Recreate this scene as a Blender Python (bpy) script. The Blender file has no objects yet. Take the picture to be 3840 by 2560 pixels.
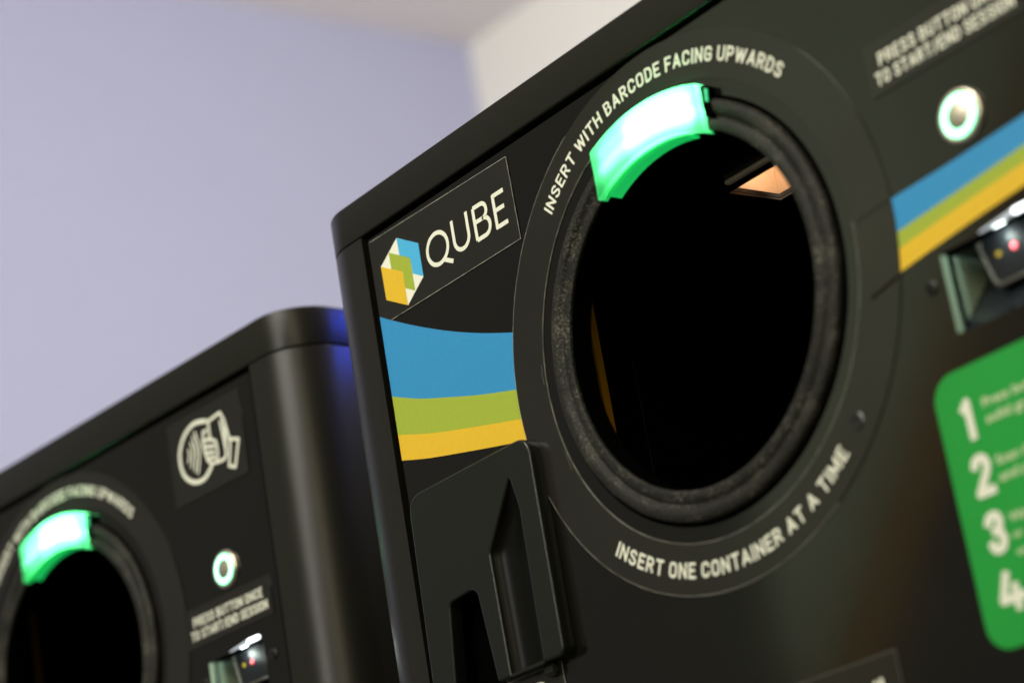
import bpy, bmesh, math, random
from mathutils import Vector, Matrix

sc = bpy.context.scene
COL = sc.collection
PI = math.pi

# ------------------------------------------------------------------ camera
cam_d = bpy.data.cameras.new('camera')
cam = bpy.data.objects.new('camera', cam_d)
COL.objects.link(cam)
R = ((0.5998, 0.3470, 0.7210), (0.7836, -0.0722, -0.6171), (-0.1620, 0.9351, -0.3152))
CAM = (0.8280, -0.8261, -0.3874)
cam.matrix_world = Matrix(((R[0][0], R[0][1], R[0][2], CAM[0]), (R[1][0], R[1][1], R[1][2], CAM[1]),
                           (R[2][0], R[2][1], R[2][2], CAM[2]), (0, 0, 0, 1)))
cam_d.sensor_width = 36
cam_d.lens = 87.64
cam_d.clip_start = 0.02
cam_d.clip_end = 60
cam_d.dof.use_dof = True
cam_d.dof.focus_distance = 1.375
cam_d.dof.aperture_fstop = 5.0
sc.camera = cam

# ------------------------------------------------------------------ world, lamps, exposure
w = bpy.data.worlds.new('World'); sc.world = w; w.use_nodes = True
bg = w.node_tree.nodes['Background']
bg.inputs[0].default_value = (0.95, 0.93, 0.78, 1); bg.inputs[1].default_value = 0.20

def area(name, loc, target, sx, sy, power, col, spread=180):
    l = bpy.data.lights.new(name, 'AREA'); l.shape = 'RECTANGLE'; l.size = sx; l.size_y = sy
    l.energy = power; l.color = col; l.spread = math.radians(spread)
    o = bpy.data.objects.new(name, l); COL.objects.link(o); o.location = loc
    d = Vector(target) - Vector(loc)
    o.rotation_euler = d.to_track_quat('-Z', 'Y').to_euler()
    return o
area('key_light', (-0.05, -1.8, 1.65), (-0.1, 0, 0), 1.3, 1.1, 60, (1.0, 0.97, 0.84))  # unseen overhead key, added to light the panel and its print
area('side_strip_light', (1.7, -2.1, 0.95), (-0.4, 0, 0), 0.28, 1.6, 17, (1.0, 0.84, 0.54))  # upright strip light added for the warm band on the rounded corners
area('left_wall_fill', (-0.9, 0.45, 1.52), (-2.3, 1.6, 0.4), 1.4, 1.4, 15.5, (0.93, 0.96, 1.0))  # unseen fill added to light the left wall
area('back_wall_fill', (0.3, 0.9, 1.40), (-1.7, 1.93, 1.2), 0.6, 0.6, 40, (1.0, 0.98, 0.90))  # unseen fill added to brighten the back wall
area('sheen_slab_light', (0.1, -3.6, 0.9), (-2.4, -2.9, 1.0), 0.9, 0.9, 90, (1.0, 0.97, 0.86))  # unseen light added to brighten the slab mirrored in the panel
def pt(name, loc, power, col, r=0.02):
    l = bpy.data.lights.new(name, 'POINT'); l.energy = power; l.color = col; l.shadow_soft_size = r
    o = bpy.data.objects.new(name, l); COL.objects.link(o); o.location = loc; return o
pt('gap_blue_light', (-0.372, 0.16, 0.190), 0.65, (0.03, 0.08, 1.0), 0.02)  # blue light added in the gap between machines, apart from the status bar

sc.view_settings.view_transform = 'Standard'
sc.view_settings.look = 'None'
sc.view_settings.exposure = 0
sc.view_settings.gamma = 1
sc.view_settings.use_curve_mapping = False
sc.render.engine = 'CYCLES'
sc.cycles.use_denoising = True
sc.cycles.sample_clamp_indirect = 6
sc.cycles.max_bounces = 10

# ------------------------------------------------------------------ materials
def mat(name, col, rough=0.5, spec=0.5, metal=0.0, bump=0.0, scale=400.0, vary=0.0, emit=None, es=0.0,
        trans=0.0, ior=1.45, coat=0.0, aniso=0.0, smudge=0.0):
    m = bpy.data.materials.new(name); m.use_nodes = True
    nt = m.node_tree; b = nt.nodes['Principled BSDF']
    b.inputs['Base Color'].default_value = (*col, 1)
    b.inputs['Roughness'].default_value = rough
    b.inputs['Specular IOR Level'].default_value = spec
    b.inputs['Metallic'].default_value = metal
    b.inputs['IOR'].default_value = ior
    b.inputs['Transmission Weight'].default_value = trans
    b.inputs['Coat Weight'].default_value = coat
    b.inputs['Anisotropic'].default_value = aniso
    if emit:
        b.inputs['Emission Color'].default_value = (*emit, 1); b.inputs['Emission Strength'].default_value = es
    tc = nt.nodes.new('ShaderNodeTexCoord')
    if bump or vary:
        n = nt.nodes.new('ShaderNodeTexNoise'); n.inputs['Scale'].default_value = scale; n.inputs['Detail'].default_value = 4
        nt.links.new(tc.outputs['Object'], n.inputs['Vector'])
        if bump:
            bp = nt.nodes.new('ShaderNodeBump'); bp.inputs['Strength'].default_value = bump; bp.inputs['Distance'].default_value = 0.001
            nt.links.new(n.outputs['Fac'], bp.inputs['Height']); nt.links.new(bp.outputs['Normal'], b.inputs['Normal'])
        if vary:
            mr = nt.nodes.new('ShaderNodeMapRange')
            mr.inputs['From Min'].default_value = .3; mr.inputs['From Max'].default_value = .7
            mr.inputs['To Min'].default_value = 1 - vary; mr.inputs['To Max'].default_value = 1 + vary
            vm = nt.nodes.new('ShaderNodeVectorMath'); vm.operation = 'SCALE'
            vm.inputs[0].default_value = col
            nt.links.new(n.outputs['Fac'], mr.inputs['Value']); nt.links.new(mr.outputs[0], vm.inputs['Scale'])
            nt.links.new(vm.outputs[0], b.inputs['Base Color'])
    if smudge:
        n2 = nt.nodes.new('ShaderNodeTexNoise'); n2.inputs['Scale'].default_value = 9; n2.inputs['Detail'].default_value = 6
        nt.links.new(tc.outputs['Object'], n2.inputs['Vector'])
        mr2 = nt.nodes.new('ShaderNodeMapRange'); mr2.inputs['From Min'].default_value = .35; mr2.inputs['From Max'].default_value = .7
        mr2.inputs['To Min'].default_value = max(0.02, rough - smudge); mr2.inputs['To Max'].default_value = rough + smudge
        nt.links.new(n2.outputs['Fac'], mr2.inputs['Value']); nt.links.new(mr2.outputs[0], b.inputs['Roughness'])
    return m

def translucent(name, col, rough, emit, es):
    m = bpy.data.materials.new(name); m.use_nodes = True; nt = m.node_tree; nt.nodes.clear()
    out = nt.nodes.new('ShaderNodeOutputMaterial'); tr = nt.nodes.new('ShaderNodeBsdfTranslucent'); gl = nt.nodes.new('ShaderNodeBsdfGlossy')
    em = nt.nodes.new('ShaderNodeEmission'); fr = nt.nodes.new('ShaderNodeFresnel'); mx = nt.nodes.new('ShaderNodeMixShader'); ad = nt.nodes.new('ShaderNodeAddShader')
    tr.inputs[0].default_value = (*col, 1); gl.inputs['Roughness'].default_value = rough; fr.inputs['IOR'].default_value = 1.4
    em.inputs[0].default_value = (*emit, 1); em.inputs[1].default_value = es
    nt.links.new(fr.outputs[0], mx.inputs[0]); nt.links.new(tr.outputs[0], mx.inputs[1]); nt.links.new(gl.outputs[0], mx.inputs[2])
    nt.links.new(mx.outputs[0], ad.inputs[0]); nt.links.new(em.outputs[0], ad.inputs[1]); nt.links.new(ad.outputs[0], out.inputs[0])
    return m
def speckled(name, col, spk, rough, spec):
    m = mat(name, col, rough, spec, bump=.65, scale=560)
    nt = m.node_tree; b = nt.nodes['Principled BSDF']
    tc = nt.nodes.new('ShaderNodeTexCoord'); n = nt.nodes.new('ShaderNodeTexNoise')
    n.inputs['Scale'].default_value = 950; n.inputs['Detail'].default_value = 3
    n2 = nt.nodes.new('ShaderNodeTexNoise'); n2.inputs['Scale'].default_value = 60; n2.inputs['Detail'].default_value = 4
    r = nt.nodes.new('ShaderNodeValToRGB')
    r.color_ramp.elements[0].position = .56; r.color_ramp.elements[0].color = (*col, 1)
    r.color_ramp.elements[1].position = .74; r.color_ramp.elements[1].color = (*spk, 1)
    a = nt.nodes.new('ShaderNodeMath'); a.operation = 'MULTIPLY_ADD'; a.inputs[1].default_value = .45; 
    nt.links.new(tc.outputs['Object'], n.inputs['Vector']); nt.links.new(tc.outputs['Object'], n2.inputs['Vector'])
    nt.links.new(n2.outputs['Fac'], a.inputs[0])
    sb = nt.nodes.new('ShaderNodeMath'); sb.operation = 'SUBTRACT'; sb.inputs[1].default_value = .225
    nt.links.new(n.outputs['Fac'], sb.inputs[0]); nt.links.new(sb.outputs[0], a.inputs[2])
    nt.links.new(a.outputs[0], r.inputs['Fac']); nt.links.new(r.outputs['Color'], b.inputs['Base Color'])
    return m

M = dict(
    casing=mat('matte_black_casing', (0.0080, 0.0074, 0.0046), 0.33, 0.30, bump=0.10, scale=1500, vary=.1),
    panel=mat('gloss_black_panel', (0.0040, 0.0038, 0.0032), 0.10, 0.5, smudge=.03),
    black=mat('inner_black', (0.0012, 0.0012, 0.0012), 0.7, 0.0),
    chute=mat('chute_black', (0.0012, 0.0013, 0.0016), 0.3, 0.15),
    label=mat('black_laminate', (0.0115, 0.0106, 0.0088), 0.20, 0.55, smudge=.05),
    edge=mat('cut_edge', (0.30, 0.29, 0.25), 0.5, 0.5, vary=.55, scale=120),
    print=mat('printed_white', (0.70, 0.71, 0.60), 0.45, 0.4),
    blue=mat('vinyl_blue', (0.026, 0.235, 0.49), 0.38, 0.5, vary=.03, scale=300),
    green=mat('vinyl_green', (0.30, 0.38, 0.035), 0.38, 0.5, vary=.03, scale=300),
    yellow=mat('vinyl_yellow', (0.66, 0.42, 0.020), 0.38, 0.5, vary=.03, scale=300),
    sky=mat('logo_sky', (0.06, 0.38, 0.66), 0.42, 0.4),
    logow=mat('logo_white', (0.72, 0.73, 0.62), 0.42, 0.4),
    instr=mat('label_green', (0.012, 0.27, 0.038), 0.40, 0.35, vary=.05, scale=20),
    pale=mat('label_pale_print', (0.52, 0.62, 0.38), 0.5, 0.3),
    rubber=speckled('textured_ring', (0.0085, 0.0080, 0.0056), (0.11, 0.106, 0.08), 0.55, 0.24),
    scoop=mat('scoop_shade', (0.0035, 0.0036, 0.0028), 0.35, 0.12),
    cup=mat('smooth_black_plastic', (0.0065, 0.0080, 0.0062), 0.26, 0.42, bump=.03, scale=2500),
    steel=mat('brushed_steel', (0.62, 0.56, 0.46), 0.28, 0.5, metal=1.0, aniso=.6),
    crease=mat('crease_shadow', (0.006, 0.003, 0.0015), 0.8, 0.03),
    cap=mat('button_cap', (0.50, 0.45, 0.36), 0.38, 0.5, metal=1.0, aniso=.5),
    orange=mat('orange_strip', (0.85, 0.38, 0.01), 0.5, 0.4),
    orangedim=mat('orange_strip_dim', (0.20, 0.09, 0.006), 0.5, 0.3),  # dim copy of the orange strip, the low light put into its colour
    grey=mat('grey_bar', (0.75, 0.68, 0.56), 0.5, 0.4),
    rimd=mat('dark_rail', (0.012, 0.012, 0.011), 0.5, 0.3),
    rim=mat('glazing_rim', (0.10, 0.10, 0.09), 0.35, 0.5),
    warm=mat('warm_plate', (0.60, 0.44, 0.30), 0.4, 0.4, vary=.12, scale=30),
    lipm=mat('pocket_lip_plastic', (0.20, 0.30, 0.23), 0.25, 0.5),
    pocket=mat('pocket_wall', (0.34, 0.46, 0.35), 0.22, 0.5),
    pocketd=mat('pocket_dark', (0.012, 0.014, 0.018), 0.15, 0.5),
    glassd=mat('scanner_glass', (0.010, 0.011, 0.013), 0.35, 0.2),
    frameg=mat('scanner_frame', (0.07, 0.065, 0.055), 0.4, 0.5),
    wallL=mat('wall_lavender_light', (0.345, 0.350, 0.485), 0.9, 0.2, bump=.1, scale=60, vary=.02),  # bluish-lavender light on this wall put into its colour
    wallB=mat('wall_cream', (0.77, 0.75, 0.70), 0.9, 0.2, bump=.1, scale=60, vary=.02),
    sheenw=mat('sheen_slab_pale', (0.57, 0.66, 0.50), 0.9, 0.2, vary=.05, scale=3),
    sheent=mat('sheen_slab_brown', (0.40, 0.24, 0.07), 0.6, 0.3, vary=.1, scale=9),
    ceil=mat('ceiling_paint', (0.86, 0.81, 0.80), 0.9, 0.2, bump=.1, scale=60, vary=.02),
    floor=mat('floor_tile', (0.16, 0.14, 0.12), 0.5, 0.4, vary=.15, scale=3),
    led=mat('led_core', (0.8, 1, 0.85), 0.5, 0.2, emit=(0.62, 1.0, 0.74), es=34.0),
    led2=mat('led_diffuse', (0.6, 1, 0.7), 0.5, 0.2, emit=(0.62, 1.0, 0.74), es=11.0),
    lens=translucent('green_lens', (0.20, 0.95, 0.42), 0.10, (0.0, 1.0, 0.22), 0.10),
    lensedge=mat('green_lens_edge', (0.2, 0.9, 0.5), 0.2, 0.5, trans=0.3, emit=(0.02, 1.0, 0.24), es=0.75),
    lip=mat('lamp_lip_plastic', (0.2, 0.9, 0.5), 0.15, 0.5, trans=0.5, ior=1.3, emit=(0.01, 1.0, 0.24), es=0.22),
    glint=mat('green_reflection', (0.1, 0.6, 0.3), 0.4, 0.5, emit=(0.0, 1.0, 0.35), es=0.35),
    ring=mat('button_glow', (0.6, 1, 0.8), 0.4, 0.4, emit=(0.36, 1.0, 0.66), es=2.0),
    ringe=mat('button_glow_edge', (0.3, 1, 0.6), 0.4, 0.4, emit=(0.05, 0.9, 0.42), es=1.0),
    bar=mat('white_led_bar', (0.9, 0.95, 1), 0.4, 0.4, emit=(0.86, 0.92, 1.0), es=3.5),
    bar2=mat('white_led_bar_end', (0.5, 0.55, 0.6), 0.4, 0.4, emit=(0.62, 0.72, 1.0), es=0.22),
    red=mat('red_led', (1, 0.1, 0.15), 0.4, 0.4, emit=(1.0, 0.01, 0.05), es=1.2),
    redc=mat('red_led_core', (1, 0.6, 0.6), 0.4, 0.4, emit=(1.0, 0.40, 0.45), es=1.4),
    amber=mat('amber_dot', (0.35, 0.24, 0.02), 0.4, 0.4),
    bluel=mat('blue_status', (0.1, 0.1, 1), 0.4, 0.4, emit=(0.10, 0.12, 1.0), es=4.0),
)

# ------------------------------------------------------------------ mesh helpers
def link(name, me, m=None, parent=None, smooth=None):
    o = bpy.data.objects.new(name, me); COL.objects.link(o)
    if m is not None:
        me.materials.clear(); me.materials.append(m)
    if parent is not None:
        o.parent = parent
    if smooth:
        for p in me.polygons: p.use_smooth = True
        me.set_sharp_from_angle(angle=math.radians(smooth))
    return o

def curve_mesh(splines, ext, bev=0.0, res=3):
    cu = bpy.data.curves.new('tmp', 'CURVE'); cu.dimensions = '2D'; cu.fill_mode = 'BOTH'
    for pts in splines:
        s = cu.splines.new('POLY'); s.points.add(len(pts) - 1)
        for i, (x, y) in enumerate(pts): s.points[i].co = (x, y, 0, 1)
        s.use_cyclic_u = True
    cu.extrude = max(ext - bev, 0); cu.bevel_depth = bev; cu.bevel_resolution = res
    if bev: cu.offset = -bev
    t = bpy.data.objects.new('tmp', cu); COL.objects.link(t)
    bpy.context.view_layer.update()
    me = bpy.data.meshes.new_from_object(t.evaluated_get(bpy.context.evaluated_depsgraph_get()))
    bpy.data.objects.remove(t); bpy.data.curves.remove(cu)
    return me

def plate(name, splines, yf, th, m, parent=None, bev=0.0, res=3, smooth=None):
    """outline in (x,z) seen from the front; front face at y=yf, thickness th"""
    me = curve_mesh(splines, th / 2, bev, res)
    for v in me.vertices:
        x, y, z = v.co; v.co = (x, yf + th / 2 - z, y)
    return link(name, me, m, parent, smooth or (40 if bev else None))

def prism(name, splines, z0, z1, m, parent=None, bev=0.0, smooth=35):
    me = curve_mesh(splines, (z1 - z0) / 2, bev, 3)
    for v in me.vertices: v.co.z += (z0 + z1) / 2
    return link(name, me, m, parent, smooth)

def lathe(name, prof, cx, cz, m, parent=None, n=192, closed=False, smooth=40):
    bm = bmesh.new(); rings = []
    for r, y in prof:
        if r < 1e-6: rings.append([bm.verts.new((cx, y, cz))])
        else: rings.append([bm.verts.new((cx + r * math.cos(2 * PI * i / n), y, cz + r * math.sin(2 * PI * i / n))) for i in range(n)])
    pr = list(zip(rings[:-1], rings[1:]))
    if closed: pr.append((rings[-1], rings[0]))
    for a, b in pr:
        for i in range(n):
            j = (i + 1) % n
            if len(a) == 1: bm.faces.new((a[0], b[i], b[j]))
            elif len(b) == 1: bm.faces.new((a[i], a[j], b[0]))
            else: bm.faces.new((a[i], a[j], b[j], b[i]))
    bmesh.ops.recalc_face_normals(bm, faces=bm.faces)
    me = bpy.data.meshes.new(name); bm.to_mesh(me); bm.free()
    return link(name, me, m, parent, smooth)

def boxes(name, bs, m, parent=None, bev=0.0):
    bm = bmesh.new()
    for x0, x1, y0, y1, z0, z1 in bs:
        r = bmesh.ops.create_cube(bm, size=1)
        for v in r['verts']:
            v.co = ((x0 + x1) / 2 + v.co.x * (x1 - x0), (y0 + y1) / 2 + v.co.y * (y1 - y0), (z0 + z1) / 2 + v.co.z * (z1 - z0))
    if bev: bmesh.ops.bevel(bm, geom=bm.edges[:], offset=bev, segments=2, affect='EDGES')
    me = bpy.data.meshes.new(name); bm.to_mesh(me); bm.free()
    return link(name, me, m, parent)

def poly(name, verts, faces, m, parent=None, smooth=None):
    me = bpy.data.meshes.new(name); me.from_pydata(verts, [], faces)
    bm = bmesh.new(); bm.from_mesh(me); bmesh.ops.recalc_face_normals(bm, faces=bm.faces); bm.to_mesh(me); bm.free()
    return link(name, me, m, parent, smooth)

def circle(r, cx=0, cz=0, n=160): return [(cx + r * math.cos(2 * PI * i / n), cz + r * math.sin(2 * PI * i / n)) for i in range(n)]
def rect(x0, x1, z0, z1): return [(x0, z0), (x1, z0), (x1, z1), (x0, z1)]
def rrect(x0, x1, z0, z1, r, n=10):
    P = []
    for cx, cz, a in ((x1 - r, z0 + r, -PI / 2), (x1 - r, z1 - r, 0), (x0 + r, z1 - r, PI / 2), (x0 + r, z0 + r, PI)):
        P += [(cx + r * math.cos(a + PI / 2 * i / n), cz + r * math.sin(a + PI / 2 * i / n)) for i in range(n + 1)]
    return P
def rounded(pts, rs, n=8):
    """round the corners of a polygon; rs = radius per corner"""
    out = []; N = len(pts)
    for i in range(N):
        p = Vector(pts[i]); a = (Vector(pts[i - 1]) - p); b = (Vector(pts[(i + 1) % N]) - p)
        r = rs[i] if isinstance(rs, (list, tuple)) else rs
        if r <= 0: out.append(tuple(p)); continue
        la, lb = a.length, b.length; a.normalize(); b.normalize()
        t = min(r, la * .49, lb * .49)
        for k in range(n + 1):
            s = k / n
            q = (p + a * t) * (1 - s) ** 2 + p * 2 * s * (1 - s) + (p + b * t) * s * s
            out.append((q.x, q.y))
    return out
def catmull(pts, n=10):
    P = [pts[0]] + list(pts) + [pts[-1]]; out = []
    for i in range(1, len(P) - 2):
        p0, p1, p2, p3 = [Vector(P[j]) for j in (i - 1, i, i + 1, i + 2)]
        for k in range(n):
            t = k / n
            q = 0.5 * ((2 * p1) + (-p0 + p2) * t + (2 * p0 - 5 * p1 + 4 * p2 - p3) * t * t + (-p0 + 3 * p1 - 3 * p2 + p3) * t ** 3)
            out.append((q.x, q.y))
    out.append(tuple(pts[-1])); return out

def strokes(name, lines, width, yf, m, parent, butt=False):
    """flat ribbons of constant width along polylines, each joint rounded, one mesh"""
    bm = bmesh.new()
    k = 0
    for ln in lines:
        closed = ln[0] == ln[-1]
        for (a, b) in zip(ln[:-1], ln[1:]):
            a = Vector(a); b = Vector(b); d = (b - a)
            if d.length < 1e-7: continue
            d.normalize(); nrm = Vector((-d.y, d.x)) * width / 2
            k += 1; y = yf - 0.000004 * (k % 5)
            bm.faces.new([bm.verts.new((p.x, y, p.y)) for p in (a + nrm, a - nrm, b - nrm, b + nrm)])
        for i, p in enumerate(ln):
            if butt and not closed and i in (0, len(ln) - 1): continue
            k += 1; y = yf - 0.00003 - 0.000004 * (k % 5)
            bm.faces.new([bm.verts.new((p[0] + width / 2 * math.cos(t * PI / 6), y, p[1] + width / 2 * math.sin(t * PI / 6))) for t in range(12)])
    bmesh.ops.recalc_face_normals(bm, faces=bm.faces)
    me = bpy.data.meshes.new(name); bm.to_mesh(me); bm.free()
    return link(name, me, m, parent)

def text_mesh(body, off=0.0, space=1.0):
    cu = bpy.data.curves.new('tmp', 'FONT'); cu.body = body; cu.size = 1.0; cu.resolution_u = 6
    cu.offset = off; cu.space_character = space; cu.extrude = 0.0
    t = bpy.data.objects.new('tmp', cu); COL.objects.link(t)
    bpy.context.view_layer.update()
    me = bpy.data.meshes.new_from_object(t.evaluated_get(bpy.context.evaluated_depsgraph_get()))
    bpy.data.objects.remove(t); bpy.data.curves.remove(cu)
    return me
_cap = {}
def cap_h(off):
    if off not in _cap:
        me = text_mesh('H', off); ys = [v.co.y for v in me.vertices]; _cap[off] = (min(ys), max(ys)); bpy.data.meshes.remove(me)
    return _cap[off]

def flat_text(name, items, yf, m, parent, off=0.0):
    """items: (string, x0, x1, z_base, z_cap[, letter space]) -> one mesh of printed letters"""
    bm = bmesh.new()
    for it in items:
        s, x0, x1, zb, zc = it[:5]
        me = text_mesh(s, off, it[5] if len(it) > 5 else 1.0)
        c0, c1 = cap_h(off)
        xs = [v.co.x for v in me.vertices]; a, b = min(xs), max(xs)
        for v in me.vertices:
            v.co = (x0 + (v.co.x - a) / (b - a) * (x1 - x0), yf, zb + (v.co.y - c0) / (c1 - c0) * (zc - zb))
        bm.from_mesh(me); bpy.data.meshes.remove(me)
    me = bpy.data.meshes.new(name); bm.to_mesh(me); bm.free()
    return link(name, me, m, parent)

def arc_text(name, s, a0, a1, rb, rc, yf, m, parent, off=0.0):
    """letters on a circle from angle a0 to a1 (deg); rb baseline radius, rc cap radius"""
    me = text_mesh(s, off, 1.06); c0, c1 = cap_h(off)
    bm = bmesh.new(); bm.from_mesh(me)
    xs = [v.co.x for v in bm.verts]; a, b = min(xs), max(xs)
    for v in bm.verts:
        an = math.radians(a0 + (v.co.x - a) / (b - a) * (a1 - a0)); r = rb + (v.co.y - c0) / (c1 - c0) * (rc - rb)
        v.co = (r * math.cos(an), yf, r * math.sin(an))
    bm.to_mesh(me); bm.free()
    return link(name, me, m, parent)

_S = [(.44, .80), (.36, .95), (.22, 1), (.08, .94), (.01, .79), (.07, .64), (.22, .53), (.38, .41), (.45, .22), (.37, .05), (.22, 0), (.07, .05), (0, .21)]
_BOWL = lambda x, y0, y1: [(0, y1), (x * .5, y1), (x * .85, y1 - (y1 - y0) * .12), (x, (y0 + y1) / 2), (x * .85, y0 + (y1 - y0) * .12), (x * .5, y0), (0, y0)]
_OV = [(.22, 1), (.38, .94), (.45, .78), (.45, .22), (.38, .06), (.22, 0), (.07, .06), (0, .22), (0, .78), (.07, .94), (.22, 1)]
GLY = {
 'I': (0, [[(0, 0), (0, 1)]]), 'N': (.46, [[(0, 0), (0, 1), (.46, 0), (.46, 1)]]), 'S': (.45, [_S]),
 'E': (.38, [[(.38, 1), (0, 1), (0, 0), (.38, 0)], [(0, .52), (.31, .52)]]), 'F': (.36, [[(.36, 1), (0, 1), (0, 0)], [(0, .50), (.30, .50)]]),
 'R': (.45, [[(0, 0), (0, 1)], _BOWL(.43, .48, 1), [(.22, .48), (.44, 0)]]), 'P': (.43, [[(0, 0), (0, 1)], _BOWL(.43, .44, 1)]),
 'B': (.44, [[(0, 0), (0, 1)], _BOWL(.40, .53, 1), _BOWL(.44, 0, .53)]), 'D': (.45, [[(0, 0), (0, 1), (.18, 1), (.36, .92), (.45, .72), (.45, .28), (.36, .08), (.18, 0), (0, 0)]]),
 'T': (.46, [[(0, 1), (.46, 1)], [(.23, 1), (.23, 0)]]), 'W': (.70, [[(0, 1), (.16, 0), (.35, .92), (.54, 0), (.70, 1)]]),
 'H': (.46, [[(0, 0), (0, 1)], [(.46, 0), (.46, 1)], [(0, .52), (.46, .52)]]), 'A': (.50, [[(0, 0), (.25, 1), (.50, 0)], [(.09, .30), (.41, .30)]]),
 'C': (.45, [[(.45, .73), (.40, .92), (.23, 1), (.07, .93), (0, .76), (0, .24), (.07, .07), (.23, 0), (.40, .08), (.45, .27)]]),
 'G': (.45, [[(.45, .76), (.38, .94), (.22, 1), (.07, .93), (0, .76), (0, .24), (.07, .07), (.23, 0), (.38, .05), (.45, .15), (.45, .46), (.24, .46)]]),
 'O': (.45, [_OV]), 'U': (.45, [[(0, 1), (0, .25), (.07, .07), (.225, 0), (.38, .07), (.45, .25), (.45, 1)]]),
 'M': (.62, [[(0, 0), (0, 1), (.31, .12), (.62, 1), (.62, 0)]]), '/': (.30, [[(0, -.08), (.30, 1)]]),
 '1': (.30, [[(.02, .80), (.26, 1), (.26, 0)]]), '2': (.46, [[(0, .78), (.06, .94), (.22, 1), (.38, .94), (.45, .77), (.40, .58), (.0, 0), (.46, 0)]]),
 '3': (.46, [[(0, .80), (.07, .95), (.22, 1), (.38, .94), (.43, .77), (.37, .60), (.20, .54), (.38, .47), (.46, .26), (.38, .06), (.22, 0), (.07, .05), (0, .22)]]),
 '4': (.52, [[(.20, 1), (0, .26), (.52, .26)], [(.36, .55), (.36, 0)]])}
def stroke_text(name, items, sw, yf, m, parent, gap=.29, space=.30):
    """items: (string, mapping (x in 0..1 along the line, y in 0..1 of the cap height) -> (X, Z), cap height, line length)"""
    bm = bmesh.new(); k = 0
    for s, f, H, L in items:
        # lay out in cap-height units, centre lines inset by half a stroke
        x = sw / 2; segs = []
        for ch in s:
            if ch == ' ': x += space; continue
            wd, lines = GLY[ch]
            for ln in lines: segs.append([(x + p[0], sw / 2 + p[1] * (1 - sw)) for p in ln])
            x += wd + gap
        tot = x - gap + sw / 2; sx = (L / H) / tot
        for ln in segs:
            ln = [(p[0] * sx, p[1]) for p in ln]
            closed = ln[0] == ln[-1]; n = len(ln)
            for i in range(n - 1):
                a, b = Vector(ln[i]), Vector(ln[i + 1]); d = (b - a).normalized()
                if not closed and i == 0 and n > 1: a = a - d * sw * (.5 if abs(d.x * d.y) < .01 else .30)
                if not closed and i == n - 2: b = b + d * sw * (.5 if abs(d.x * d.y) < .01 else .30)
                nr = Vector((-d.y, d.x)) * sw / 2; k += 1; y = yf - 3e-6 * (k % 7)
                q = [a + nr, a - nr, b - nr, b + nr]
                bm.faces.new([bm.verts.new((lambda X: (X[0], y, X[1]))(f(p.x * H / L, p.y))) for p in q])
            for i in range(n):
                if not closed and i in (0, n - 1): continue
                if closed and i == n - 1: continue
                k += 1; y = yf - 3e-5 - 3e-6 * (k % 7); p = ln[i]
                bm.faces.new([bm.verts.new((lambda X: (X[0], y, X[1]))(f((p[0] + sw / 2 * math.cos(t * PI / 6)) * H / L, p[1] + sw / 2 * math.sin(t * PI / 6)))) for t in range(12)])
    bmesh.ops.recalc_face_normals(bm, faces=bm.faces)
    me = bpy.data.meshes.new(name); bm.to_mesh(me); bm.free()
    return link(name, me, m, parent)
def on_line(s, x0, x1, zb, zc):
    return (s, lambda u, v: (x0 + u * (x1 - x0), zb + v * (zc - zb)), zc - zb, x1 - x0)
def on_arc(s, a0, a1, rb, rc):
    L = abs(math.radians(a1 - a0)) * rb
    def f(u, v):
        t = math.radians(a0 + (a1 - a0) * u); r = rb + v * (rc - rb); return (r * math.cos(t), r * math.sin(t))
    return (s, f, abs(rc - rb), L)

def tag(o, label=None, cat=None, group=None, kind=None):
    if label: o['label'] = label
    if cat: o['category'] = cat
    if group: o['group'] = group
    if kind: o['kind'] = kind
    return o

# ------------------------------------------------------------------ setting: room corner
FZ = -1.25; CZ = 1.60; WX = -2.37; WY = 1.93
tag(boxes('floor', [(-4.0, 3.2, -3.6, WY, FZ - .1, FZ)], M['floor']), kind='structure')
tag(boxes('wall_left', [(WX - .12, WX, -0.9, WY + .12, FZ, CZ)], M['wallL']), kind='structure')
tag(boxes('wall_back', [(WX, 3.2, WY, WY + .12, FZ, CZ)], M['wallB']), kind='structure')
tag(boxes('ceiling', [(WX - .12, 3.2, -0.9, WY + .12, CZ, CZ + .1)], M['ceil']), kind='structure')

def slab_yz(name, pts, x0, x1, m):
    me = curve_mesh([pts], (x1 - x0) / 2)
    for v in me.vertices:
        x, y, z = v.co; v.co = ((x0 + x1) / 2 - z, x, y)
    return link(name, me, m)
tag(slab_yz('sheen_slab', [(-4.15, 2.6), (-2.52, 0.365), (-2.455, 0.275), (-2.455, 2.6)], -2.50, -2.40, M['sheenw']), kind='structure')  # unseen slab added and cut to shape the pale sheen on the panel
tag(slab_yz('sheen_slab_edge', [(-4.28, 2.6), (-2.60, 0.27), (-2.46, 0.262), (-2.52, 0.36), (-4.155, 2.6)], -2.50, -2.38, M['sheent']), kind='structure')  # unseen brown slab added for the brown band beside the sheen

# ------------------------------------------------------------------ machine
XL, XR, RC, YF, DEPTH = -0.3035, 0.292, 0.035, -0.002, 0.56
ZT0, ZB = 0.1425, -1.25

def ring_arc(r, x):  # angle at which the circle r reaches abscissa x (upper half)
    return math.acos(x / r)

def lamp_outline(x0, x1, r_in, r_out, n=28):
    P = []
    a, b = ring_arc(r_out, x0), ring_arc(r_out, x1)
    for i in range(n + 1):
        t = a + (b - a) * i / n; P.append((r_out * math.cos(t), r_out * math.sin(t)))
    a, b = ring_arc(r_in, x1), ring_arc(r_in, x0)
    for i in range(n + 1):
        t = a + (b - a) * i / n; P.append((r_in * math.cos(t), r_in * math.sin(t)))
    return P

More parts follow.
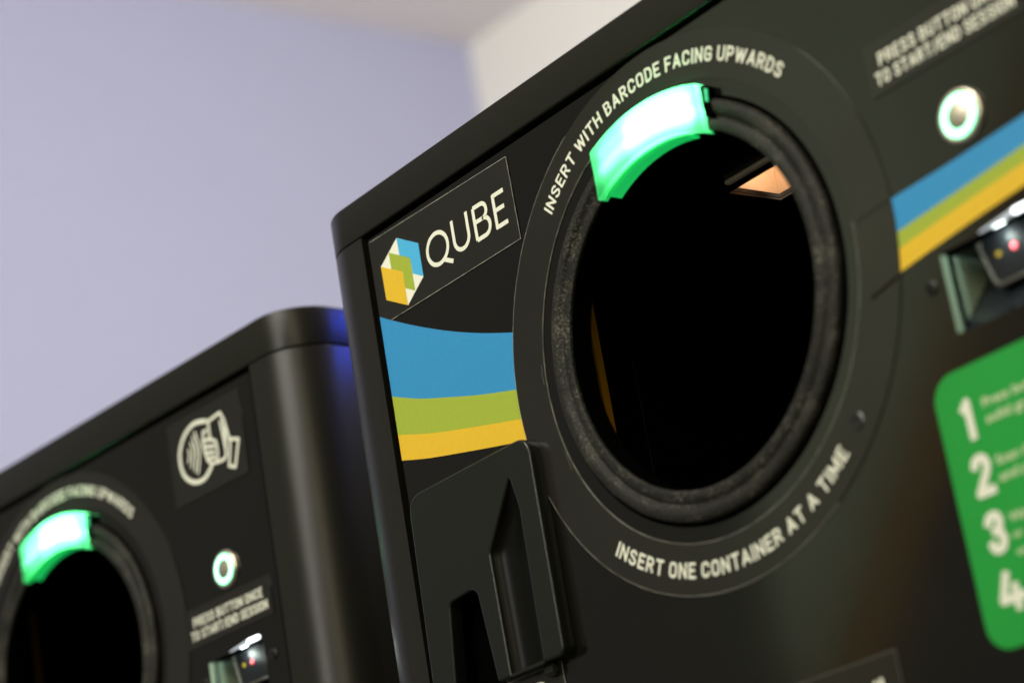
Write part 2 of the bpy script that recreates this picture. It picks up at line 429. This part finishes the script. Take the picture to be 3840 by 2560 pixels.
def arc_ribbon(r0, r1, a0, a1, n=160):
    P = [(r1 * math.cos(math.radians(a0 + (a1 - a0) * i / n)), r1 * math.sin(math.radians(a0 + (a1 - a0) * i / n))) for i in range(n + 1)]
    P += [(r0 * math.cos(math.radians(a1 + (a0 - a1) * i / n)), r0 * math.sin(math.radians(a1 + (a0 - a1) * i / n))) for i in range(n + 1)]
    return P

def button(par, cx, cz):
    b = lathe('start_button', [(0.0128, 0.001), (0.0128, -0.0010), (0.0122, -0.0020), (0.0113, -0.0024), (0.0104, -0.0022), (0.0104, 0.001)],
              cx, cz, M['steel'], par, n=96)
    lathe('glow_edge', [(0.0104, -0.0018), (0.0104, -0.0024), (0.0098, -0.0026), (0.0098, -0.0018)], cx, cz, M['ringe'], b, n=96, closed=True)
    lathe('glow_ring', [(0.0097, -0.0018), (0.0097, -0.0028), (0.0067, -0.0028), (0.0067, -0.0018)], cx, cz, M['ring'], b, n=96, closed=True)
    lathe('inner_glow_edge', [(0.0066, -0.0018), (0.0066, -0.0026), (0.0063, -0.0026), (0.0063, -0.0018)], cx, cz, M['ringe'], b, n=96, closed=True)
    lathe('press_cap', [(0.0062, -0.0015), (0.0062, -0.0026), (0.0060, -0.0027), (0.0, -0.0027)], cx, cz, M['cap'], b, n=96)
    return b

def screw(par, cx, cz, r=0.0034):
    s = lathe('screw', [(r, 0.0005), (r, -0.0006), (r * .8, -0.0011), (r * .45, -0.0012), (r * .38, -0.0004), (0, -0.0004)], cx, cz, M['casing'], par, n=48)
    return s

def scanner(par, dx=0.0):
    """lit pocket with a tilted bar-code window"""
    x0, x1, z0, z1, yd = 0.1600 + dx, 0.2200 + dx, -0.0725, -0.0345, 0.030
    # pocket body: left wall, right wall, roof, back, sloped floor
    pk = boxes('scanner_pocket', [(x1, x1 + .0015, .001, yd, z0, z1), (x0 - .0015, x1 + .0015, .001, yd, z1, z1 + .0015),
                                  (x0 - .0015, x1 + .0015, yd, yd + .0015, z0, z1 + .0015)], M['pocketd'], par)
    poly('pocket_floor', [(x0, .001, z0), (x1, .001, z0), (x1, yd, z0 + .030), (x0, yd, z0 + .030),
                          (x0, .001, z0 - .0015), (x1, .001, z0 - .0015), (x1, yd, z0 + .0285), (x0, yd, z0 + .0285)],
         [(0, 1, 2, 3), (7, 6, 5, 4), (0, 4, 5, 1), (1, 5, 6, 2), (2, 6, 7, 3), (3, 7, 4, 0)], M['pocketd'], pk)
    boxes('pocket_side', [(x0 - .0015, x0, .001, yd, z0, z1)], M['pocket'], pk)
    # bright chamfered lip on the left edge of the opening
    poly('pocket_lip', [(x0, -.0006, z1 - .001), (x0 + .0015, .0012, z1 - .001), (x0 + .0017, .0012, z0 + .001), (x0, -.0006, z0 + .0005),
                        (x0, .0016, z1 - .001), (x0 + .0015, .0022, z1 - .001), (x0 + .0017, .0022, z0 + .001), (x0, .0016, z0 + .0005)],
         [(0, 1, 2, 3), (7, 6, 5, 4), (0, 4, 5, 1), (1, 5, 6, 2), (2, 6, 7, 3), (3, 7, 4, 0)], M['lipm'], pk)
    # window block
    yw = 0.010
    def wdw(k):
        P = [(0.1738 - k, -0.0310 + k), (0.2148 + k, -0.0300 + k), (0.2105 + k, -0.0528 - k), (0.1795 - k * .5, -0.0528 - k)]
        return rounded([(x + dx, z - .003) for x, z in P], .004)
    wb = plate('scanner_window', [wdw(.0014), wdw(0)], yw - .0012, .004, M['frameg'], pk, bev=.0003)
    plate('scanner_glass', [wdw(-.0001)], yw, .003, M['glassd'], wb)
    boxes('scanner_block', [(0.1805 + dx, x1 - .001, yw + .0035, yd - .001, -.057, z1 - .002)], M['pocketd'], pk)
    lathe('red_led', [(0.0015, yw + .001), (0.0015, yw - .0003), (0.0, yw - .0003)], 0.1925 + dx, -0.0425, M['red'], wb, n=32)
    lathe('red_led_core', [(0.0006, yw), (0.0006, yw - .0006), (0.0, yw - .0006)], 0.1925 + dx, -0.0425, M['redc'], wb, n=32)
    lathe('amber_led', [(0.0013, yw + .001), (0.0013, yw - .0003), (0.0, yw - .0003)], 0.1834 + dx, -0.0427, M['amber'], wb, n=32)
    # white lamp bar along the top of the pocket
    plate('lamp_bar', [rrect(0.2040 + dx, 0.2170 + dx, -0.0338, -0.0312, .0012)], -.0010, .003, M['bar'], pk)
    plate('lamp_bar', [[(0.1840 + dx, -0.0343), (0.2045 + dx, -0.0338), (0.2045 + dx, -0.0312), (0.1840 + dx, -0.0337)]], -.0008, .0012, M['bar2'], pk)
    return pk

def build_machine(name, first):
    root = bpy.data.objects.new(name, None); COL.objects.link(root)
    ZT1 = 0.1663 if first else 0.1695
    parts = []
    def P(o): parts.append(o); return o

    # --- casing
    def corner(cx, cy, a0, a1, n=14):
        return [(cx + RC * math.cos(math.radians(a0 + (a1 - a0) * i / n)), cy + RC * math.sin(math.radians(a0 + (a1 - a0) * i / n))) for i in range(n + 1)]
    def plan(k):
        q = []
        for cx, cy, a in ((XR - RC, YF + RC, -90), (XR - RC, DEPTH - RC, 0), (XL + RC, DEPTH - RC, 90), (XL + RC, YF + RC, 180)):
            q += [(cx + (RC - k) * math.cos(math.radians(a + 90 * i / 14)), cy + (RC - k) * math.sin(math.radians(a + 90 * i / 14))) for i in range(15)]
        return q
    P(prism('top_rim', [plan(0)], ZT0, ZT1, M['casing'], root, bev=0.0012))
    xi, xj = -0.2527, 0.2440
    left = [(xi, YF), ] + [(xi, DEPTH)] + corner(XL + RC, DEPTH - RC, 90, 180) + corner(XL + RC, YF + RC, 180, 270)
    right = corner(XR - RC, YF + RC, 270, 360) + corner(XR - RC, DEPTH - RC, 0, 90) + [(xj, DEPTH), (xj, YF)]
    P(prism('side_casing', [left[::-1]], ZB + .02, ZT0 - .0006, M['casing'], root, bev=0.0005))
    P(prism('side_casing', [right], ZB + .02, ZT0 - .0006, M['casing'], root, bev=0.0005))
    P(boxes('back_casing', [(xi + .001, xj - .001, DEPTH - .02, DEPTH - .003, ZB + .02, ZT0 - .001)], M['casing'], root))
    P(boxes('plinth', [(XL + .03, XR - .03, .03, DEPTH - .03, ZB, ZB + .02)], M['black'], root))
    P(boxes('lower_door', [(xi + .004, xj - .004, YF, .02, ZB + .03, -.504)], M['casing'], root, bev=.001))
    # --- panel with its openings
    holes = [circle(0.0995), rect(0.160, 0.220, -0.0725, -0.0345) if first else rect(0.158, 0.218, -0.0725, -0.0345)]
    if first: holes.append([(-.228, -.168), (-.181, -.168), (-.181, -.084), (-.228, -.084)])
    pn = P(plate('front_panel', [rect(-0.2488, 0.2402, -0.500, 0.1388)] + holes, 0.0, 0.008, M['panel'], root))
    # --- dark carrier behind the panel, with the opening of the chute
    P(plate('inner_carrier', [rect(xi + .0005, xj - .0005, -.502, ZT0 - .0008), rect(-.130, .139, -.119, .092), rect(.154, .224, -.078, -.028)], .0095, .003, M['black'], root))
    # --- chute
    ch = P(boxes('chute', [(-.134, -.1305, .0126, .34, -.12, .093), (.139, .142, .0126, .34, -.12, .093), (-.134, .142, .0126, .34, -.123, -.12),
                           (-.134, .142, .34, .343, -.123, .093)], M['chute'], root))
    plate_c = curve_mesh([rect(-.1303, .1388, .0128, .339), rect(-.0364, .09, .0818, .1205)], .0012)
    for v in plate_c.vertices: v.co.z += .0912
    link('chute_roof', plate_c, M['chute'], ch)
    fr = curve_mesh([rect(-.0438, .0975, .0766, .1278), rect(-.0364, .09, .0818, .1205)], .0008, .0002)
    for v in fr.vertices: v.co.z += .0889
    fo = link('window_frame', fr, M['chute'], ch)
    boxes('frame_trim', [(-.0444, -.0439, .0764, .1282, .0882, .0894), (-.0444, .098, .1279, .1284, .0882, .0894)], M['rim'], fo)
    boxes('ledge_bar', [(-.0275, .09, .0706, .0742, .0878, .0899)], M['grey'], ch, bev=.0004)
    lb = boxes('lit_recess', [(-.040, -.0366, .080, .122, .0926, .128), (.0902, .093, .080, .122, .0926, .128), (-.0366, .0902, .0785, .0816, .0926, .128),
                              (-.0366, .0902, .1207, .1235, .0926, .128), (-.040, .093, .0785, .1235, .128, .131),
                              (.0000, .0015, .0818, .1205, .105, .128)], M['warm'], ch)
    boxes('guide_strip', [(-.1304, -.1285, .050, .0548, -.095, .085)], M['orange' if first else 'orangedim'], ch)
    boxes('guide_rail', [(-.1304, -.1300, .078, .0784, -.11, .085)], M['rimd'], ch)
    # --- bezel
    P(lathe('bezel_gap_shade', [(.1066, .0004), (.1066, -.0004), (.1040, -.0004), (.1040, .0004)], 0, 0, M['black'], root, n=256, closed=True))  # black ring laid on for the shaded gap around the bezel
    prof = [(.1046, .0006), (.1046, -.0022), (.1040, -.0034), (.1025, -.0042), (.0992, -.0043), (.0980, -.0038), (.0972, -.0027), (.0958, -.0023),
            (.0950, -.0029), (.0940, -.0036), (.0905, -.0038), (.0892, -.0033), (.0888, -.0020), (.0896, -.0012), (.0905, .0105), (.0990, .0105), (.0990, .0006)]
    bz = P(lathe('opening_bezel', prof, 0, 0, M['rubber'], root, n=256, closed=True))
    lathe('throat', [(.0886, -.0019), (.0885, .0108), (.0895, .0108), (.0896, -.0010)], 0, 0, M['black'], bz, n=256, closed=True)
    # --- lamp clipped over the bezel
    lp = P(plate('indicator_lamp', [lamp_outline(-.0425, .0405, .0872, .1112)], -.0078, .0072, M['lens'], root, bev=.0007, res=3))
    plate('led_core', [lamp_outline(-.0150, .0365, .0945, .1050)], -.0042, .0030, M['led'], lp, bev=.0010)
    plate('led_diffuser', [lamp_outline(-.0365, -.0175, .0945, .1050)], -.0042, .0030, M['led2'], lp, bev=.0008)
    # inner lip that runs into the opening
    bm = bmesh.new(); n = 40; a, b = ring_arc(.0875, -.0395), ring_arc(.0875, .0240)
    prev = None
    for i in range(n + 1):
        t = a + (b - a) * i / n
        ring = [bm.verts.new((r * math.cos(t), y, r * math.sin(t))) for r, y in ((.0868, -.0045), (.0880, -.0045), (.0880, .0060), (.0868, .0060))]
        if prev:
            for k in range(4): bm.faces.new((prev[k], prev[(k + 1) % 4], ring[(k + 1) % 4], ring[k]))
        else: bm.faces.new(ring)
        prev = ring
    bm.faces.new(prev); bmesh.ops.recalc_face_normals(bm, faces=bm.faces)
    me = bpy.data.meshes.new('lamp_lip'); bm.to_mesh(me); bm.free()
    link('lamp_lip', me, M['lip'], lp, 40)
    lh = plate('lamp_clip', [lamp_outline(.0412, .0462, .0950, .1105, 6)], -.0050, .0048, M['black'], lp, bev=.0004)
    plate('green_glint', [[(.0444, .0925), (.0456, .0920), (.0462, .0985), (.0450, .0992)]], -.0060, .0012, M['glint'], lh)  # green reflection beside the lamp, imitated by a glowing piece
    # --- round sticker
    rs = P(plate('ring_sticker', [circle(.1400, n=256), circle(.1147, n=256)], -.0006, .0007, M['label'], root))
    if first:
        plate('sticker_edge', [arc_ribbon(.13995, .14012, 118, 300)], -.00064, .0005, M['edge'], rs)
        plate('sticker_edge', [arc_ribbon(.11462, .11478, 100, 359.9)], -.00064, .0005, M['edge'], rs)
    stroke_text('ring_lettering', [on_arc('INSERT WITH BARCODE FACING UPWARDS', 134.9, 43.1, .1232, .1309)], .165, -.0008, M['print'], rs)
    stroke_text('ring_lettering', [on_arc('INSERT ONE CONTAINER AT A TIME', -130.6, -50.7, .1317, .1237)], .18, -.0008, M['print'], rs)
    # --- button
    P(button(root, .1893, .0196))
    # --- scanner
    P(scanner(root, 0.0 if first else -0.002))
    P(screw(root, .1512, -.0472)); P(screw(root, .2270, -.0472))
    # --- wide label with two lines
    if first: x0, x1, z0, z1 = .1428, .2362, .0488, .0745
    else: x0, x1, z0, z1 = .1385, .2330, -.0222, .0040
    pl = P(plate('button_label', [rect(x0, x1, z0, z1)], -.0006, .0007, M['label'], root))
    lx = x0 + .0045
    stroke_text('label_lettering', [on_line('PRESS BUTTON ONCE', lx + .0040, x1 - .0085, z1 - .0128, z1 - .0064),
                                    on_line('TO START/END SESSION', lx, x1 - .0045, z1 - .0216, z1 - .0152)], .175, -.0009, M['print'], pl)

    if first:
        # stripes, following the plane of the panel (they run on below the ring sticker)
        bl = [(-.2488, .0910), (-.2240, .0772), (-.1942, .0624), (-.1640, .0494), (-.1348, .0388), (-.128, .0368)]
        b1 = [(-.2488, .0424), (-.2250, .0328), (-.1991, .0245), (-.1700, .0158), (-.1404, .0083), (-.128, .0055)]
        b2 = [(-.2488, .0193), (-.2200, .0105), (-.1874, .0024), (-.1640, -.0030), (-.1402, -.0084), (-.128, -.0110)]
        b3 = [(-.2488, .0040), (-.2260, -.0022), (-.2026, -.0075), (-.1700, -.0145), (-.1386, -.0209), (-.126, -.0235)]
        r0 = [(.125, -.0004), (.1399, .0006), (.180, .0026), (.2215, .0056), (.2400, .0072)]
        r1 = [(.125, -.0170), (.139, -.0153), (.170, -.0122), (.2049, -.0085), (.2400, -.0045)]
        r2 = [(.122, -.0255), (.1374, -.0231), (.175, -.0186), (.2155, -.0143), (.2400, -.0117)]
        r3 = [(.120, -.0370), (.1349, -.0336), (.175, -.0282), (.2126, -.0240), (.2400, -.0210)]
        st = None
        for nm, m_, A, B in (('blue_stripe', 'blue', bl, b1), ('green_stripe', 'green', b1, b2), ('yellow_stripe', 'yellow', b2, b3),
                             ('blue_stripe', 'blue', r0, r1), ('green_stripe', 'green', r1, r2), ('yellow_stripe', 'yellow', r2, r3)):
            s_ = plate(nm, [catmull(A) + catmull(B)[::-1]], -.0003, .0004, M[m_], root); P(s_)
        # creases of the stripe showing through the ring sticker, and a screw head below it
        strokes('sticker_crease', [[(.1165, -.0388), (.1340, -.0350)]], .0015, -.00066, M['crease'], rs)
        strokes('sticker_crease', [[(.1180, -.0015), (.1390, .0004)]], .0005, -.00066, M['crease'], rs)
        lathe('sticker_bump', [(.0045, -.0006), (.0040, -.0008), (.0034, -.0011), (.0027, -.0011), (.0020, -.0009), (0, -.0009)], .0918, -.0894, M['label'], rs, n=48)
        sm = mat('scuff', (.035, .033, .026), .5)
        for ln in ([(-.1163, .0130), (-.1170, .0080), (-.1168, .0030)], [(-.1095, -.0372), (-.1080, -.0425), (-.1072, -.0470)]):
            strokes('scuff_mark', [ln], .0009, -.00066, sm, rs)
        # name sticker
        ns = P(plate('name_sticker', [[(-.2485, .0912), (-.2400, .0862), (-.2382, .0851), (-.1150, .0853), (-.1156, .1338), (-.2485, .1369)]], -.0006, .0007, M['label'], root))
        strokes('sticker_edge', [[(-.2380, .0850), (-.1150, .0853), (-.1156, .1338), (-.2470, .1367)]], .00028, -.00064, M['edge'], ns)
        Qc, Qa, Qb = (-.1858, .1081), .0096, .0091
        ell = [(Qc[0] + Qa * math.cos(t * PI / 24), Qc[1] + Qb * math.sin(t * PI / 24)) for t in range(48)]; ell.append(ell[0])
        Ul, Ur, Ub = -.1702, -.1567, .0991
        uu = [(Ul, .1184), (Ul, .1055)] + [((Ul + Ur) / 2 - (Ur - Ul) / 2 * math.cos(t * PI / 14), .1055 - (.1055 - Ub) * math.sin(t * PI / 14)) for t in range(1, 14)] + [(Ur, .1055), (Ur, .1184)]
        def bowl(x0, x1, y0, y1):
            r = (y1 - y0) / 2; xc = x1 - r
            return [(x0, y1), (xc, y1)] + [(xc + r * math.sin(t * PI / 12), (y0 + y1) / 2 + r * math.cos(t * PI / 12)) for t in range(1, 12)] + [(xc, y0), (x0, y0)]
        strokes('name_lettering', [ell, [(-.1815, .0998), (-.1738, .0957)], uu, [(-.1503, .0986), (-.1503, .1173)], bowl(-.1503, -.1389, .1088, .1173), bowl(-.1503, -.1374, .0986, .1088),
                                   [(-.1222, .1170), (-.1319, .1170), (-.1319, .0987), (-.1222, .0987)], [(-.1319, .1083), (-.1234, .1083)]], .0025, -.0009, M['print'], ns, butt=True)
        def lg(nm, pts, m_, y=-.0009): plate(nm, [pts], y, .0003, M[m_], ns)
        lg('logo_white', [(-.2396, .1184), (-.2211, .1290), (-.2024, .1181), (-.2023, .0979), (-.2203, .0873), (-.2392, .0977)], 'logow', -.00085)
        lg('logo_blue', [(-.2212, .1290), (-.2024, .1182), (-.2022, .0979), (-.2114, .1031), (-.2116, .1128), (-.2209, .1182)], 'sky')
        lg('logo_green', [(-.2304, .1236), (-.2116, .1129), (-.2117, .0929), (-.2202, .0977), (-.2203, .1079), (-.2303, .1134)], 'green')
        lg('logo_yellow', [(-.2396, .1184), (-.2203, .1079), (-.2203, .0873), (-.2392, .0977)], 'yellow', -.00095)
        # instruction label
        il = P(plate('instruction_label', [rrect(.1383, .2380, -.2108, -.0872, .0125)], -.0006, .0007, M['instr'], root))
        fx = 0.1500
        stroke_text('step_numbers', [on_line('1', .1517, .1574, -.1196, -.1007), on_line('2', .1505, .1612, -.1452, -.1260),
                                     on_line('3', .1507, .1612, -.1710, -.1518), on_line('4', .1490, .1650, -.1962, -.1778)], .21, -.0009, M['print'], il)
        flat_text('step_lettering', [('Press button', .1645, .2010, -.1078, -.1037), ('solid green', .1645, .1985, -.1152, -.1110),
                                     ('Scan item', .1645, .1930, -.1340, -.1299), ('and place', .1645, .1930, -.1414, -.1372),
                                     ('Wait', .1645, .1770, -.1596, -.1555), ('or', .1645, .1705, -.1666, -.1632), ('on', .1645, .1715, -.1740, -.1708)],
                  -.0009, M['pale'], il, off=0.022)
        # lower label in the corner of the picture
        ll = P(plate('lower_label', [rect(-.020, .0852, -.250, -.1938)], -.0006, .0007, M['label'], root))
        strokes('label_edge', [[(-.018, -.1938), (.0852, -.1938), (.0852, -.240)]], .00035, -.00064, M['rim'], ll)
        flat_text('lower_lettering', [('email', .040, .0745, -.2125, -.2040)], -.0009, M['print'], ll, off=0.03)
        l2 = P(plate('side_label', [rect(-.2300, -.1411, -.200, -.1402)], -.0006, .0007, M['label'], root))
        strokes('label_edge', [[(-.228, -.1402), (-.1411, -.1402), (-.1411, -.190)]], .00028, -.00064, M['edge'], l2)
        flat_text('side_lettering', [('D', -.1660, -.1545, -.1620, -.1462)], -.0009, M['print'], l2, off=-0.005)

        # --- moulded cover with scoop and slot (lower left)
        yc = -.0085
        outer = rounded([(-.2390, -.0215), (-.1287, -.0215), (-.1287, -.1395), (-.1380, -.1395), (-.1470, -.1395), (-.1745, -.1400), (-.1855, -.1400),
                         (-.1913, -.0895), (-.1955, -.0868), (-.2162, -.0885), (-.2272, -.1700), (-.2435, -.1700)],
                        [.012, .011, .006, 0, 0, 0, .002, .004, .003, .003, .002, .003])
        scoop = rounded([(-.1492, -.0385), (-.1452, -.0560), (-.1463, -.1388), (-.1740, -.1388), (-.1750, -.0722)], [.0015, .004, .001, .001, .002])
        cv = P(plate('holder_cover', [outer, scoop], yc, .009, M['cup'], root, bev=.0013))
        # scoop: hollow behind the opening, its shade put into a darker plastic colour
        def ipl(P, z):
            for (x0_, z0_), (x1_, z1_) in zip(P[:-1], P[1:]):
                if z1_ <= z <= z0_: return x0_ + (x1_ - x0_) * (z0_ - z) / max(z0_ - z1_, 1e-9)
            return P[-1][0]
        Lp = [(-.1493, -.0380), (-.1753, -.0722), (-.1743, -.1394)]; Rp = [(-.1491, -.0380), (-.1449, -.0560), (-.1460, -.1394)]
        vs, fs = [], []; NR, NC = 40, 16
        for a_ in range(NR + 1):
            z = -.0382 - (.1392 - .0382) * a_ / NR; xl, xr = ipl(Lp, z), ipl(Rp, z); dp = min(.0062, (xr - xl) * .32)
            for b_ in range(NC + 1):
                u_ = b_ / NC; vs.append((xl + (xr - xl) * u_, yc + .0014 + dp * math.sin(PI * u_ ** .75) ** .8, z))
        for a_ in range(NR):
            for b_ in range(NC):
                q = a_ * (NC + 1) + b_; fs.append((q, q + 1, q + NC + 2, q + NC + 1))
        poly('cover_scoop', vs, fs, M['scoop'], cv, smooth=80)
        boxes('cover_latch', [(-.1520, -.1425, -.0050, .0003, -.1462, -.1402)], M['cup'], cv, bev=.0012)
        # card holder floor, deep black
        P(boxes('holder_recess', [(-.2300, -.1790, .0081, .0094, -.1700, -.0830)], M['black'], root))
        # status light bar on the top
        P(boxes('status_light', [(-.020, .045, .160, .178, ZT1, ZT1 + .0235)], M['bluel'], root, bev=.003))
    else:
        cs = P(plate('contactless_sticker', [rect(.1437, .2275, .0743, .1326)], -.0006, .0007, M['label'], root))
        ICON = {
        'circ': [(0.1884, 0.0901), (0.1822, 0.086), (0.1759, 0.0845), (0.1679, 0.0859), (0.1604, 0.0905), (0.1558, 0.0974), (0.1548, 0.1071), (0.1575, 0.1142), (0.1631, 0.1203), (0.1712, 0.1241), (0.1786, 0.1245), (0.1883, 0.1223)],
        'w1': [(0.1656, 0.1093), (0.1660, 0.1052), (0.1639, 0.1012)], 'w2': [(0.1689, 0.1133), (0.1704, 0.1063), (0.1666, 0.0968)],
        'w3': [(0.172, 0.1166), (0.1740, 0.1052), (0.17, 0.0931)], 'w4': [(0.1749, 0.1186), (0.178, 0.1053), (0.173, 0.0904)]}
        IC2 = {'card': [(0.191, 0.1211), (0.2050, 0.1226), (0.2086, 0.1151), (0.206, 0.0925), (0.2032, 0.0906), (0.1951, 0.0911)],
        'card2': [(0.191, 0.1211), (0.1907, 0.1089)],
        'arm': [(0.2042, 0.1166), (0.2052, 0.1077), (0.2063, 0.0967)], 'arm2': [(0.2080, 0.1160), (0.2105, 0.107), (0.2114, 0.1014)],
        'f1': [(0.1831, 0.1102), (0.184, 0.1155), (0.1875, 0.1158)],
        'hand': [(0.1827, 0.1102), (0.1928, 0.1080), (0.1969, 0.1048), (0.1971, 0.0976), (0.1958, 0.0916), (0.1893, 0.0916), (0.1855, 0.0957), (0.1833, 0.1021), (0.1827, 0.1102)],
        'k1': [(0.184, 0.1054), (0.1941, 0.1028)], 'k2': [(0.1843, 0.1011), (0.1933, 0.0988)], 'k3': [(0.1857, 0.0967), (0.1936, 0.0951)],
        'cuff': [(0.2126, 0.1017), (0.2213, 0.0988), (0.2141, 0.0818), (0.2077, 0.0845), (0.2126, 0.1017)]}
        strokes('symbol_circle', [catmull(ICON['circ'], 5)], .0030, -.0009, M['print'], cs)
        strokes('symbol_waves', [catmull(ICON[k], 4) for k in ('w1', 'w2', 'w3', 'w4')], .0016, -.0009, M['print'], cs)
        strokes('symbol_hand', [IC2[k] for k in IC2], .0022, -.0009, M['print'], cs)
    for o in parts:
        o.location = (0, 0, 1.25)
    return root

m1 = build_machine('return_machine', True)
m1.location = (0, 0, FZ)
tag(m1, 'black bottle return machine in sharp focus with hexagon logo and blue, green, yellow stripe', 'return machine', 'container return machines')
m2 = build_machine('return_machine', False)
m2.location = (-0.7005, 0.0315, FZ - 0.0017)
m2.rotation_euler = (0, 0, 0.0705)
tag(m2, 'blurred black bottle return machine farther back on the left with contactless hand sticker', 'return machine', 'container return machines')

# warm lamps inside the lit recess of each chute
for r_, nm in ((m1, 'chute_lamp_light'), (m2, 'chute_lamp_light')):
    l = pt(nm, (0, 0, 0), 0.045, (1.0, 0.80, 0.58), 0.006); l.parent = r_; l.location = (-.012, .100, 1.25 + .112)
# soft white lamps in the two scanner pockets
for r_, dx in ((m1, 0), (m2, -.002)):
    l = pt('scanner_lamp_light', (0, 0, 0), 0.065, (0.85, 1.0, 0.92), 0.006); l.parent = r_; l.location = (.1900 + dx, .010, 1.25 - .0365)
# green glow given off by each indicator lamp onto the panel
for r_ in (m1, m2):
    l = pt('indicator_lamp_light', (0, 0, 0), 0.010, (0.05, 1.0, 0.30), 0.006); l.parent = r_; l.location = (0.012, -.016, 1.25 + .101)
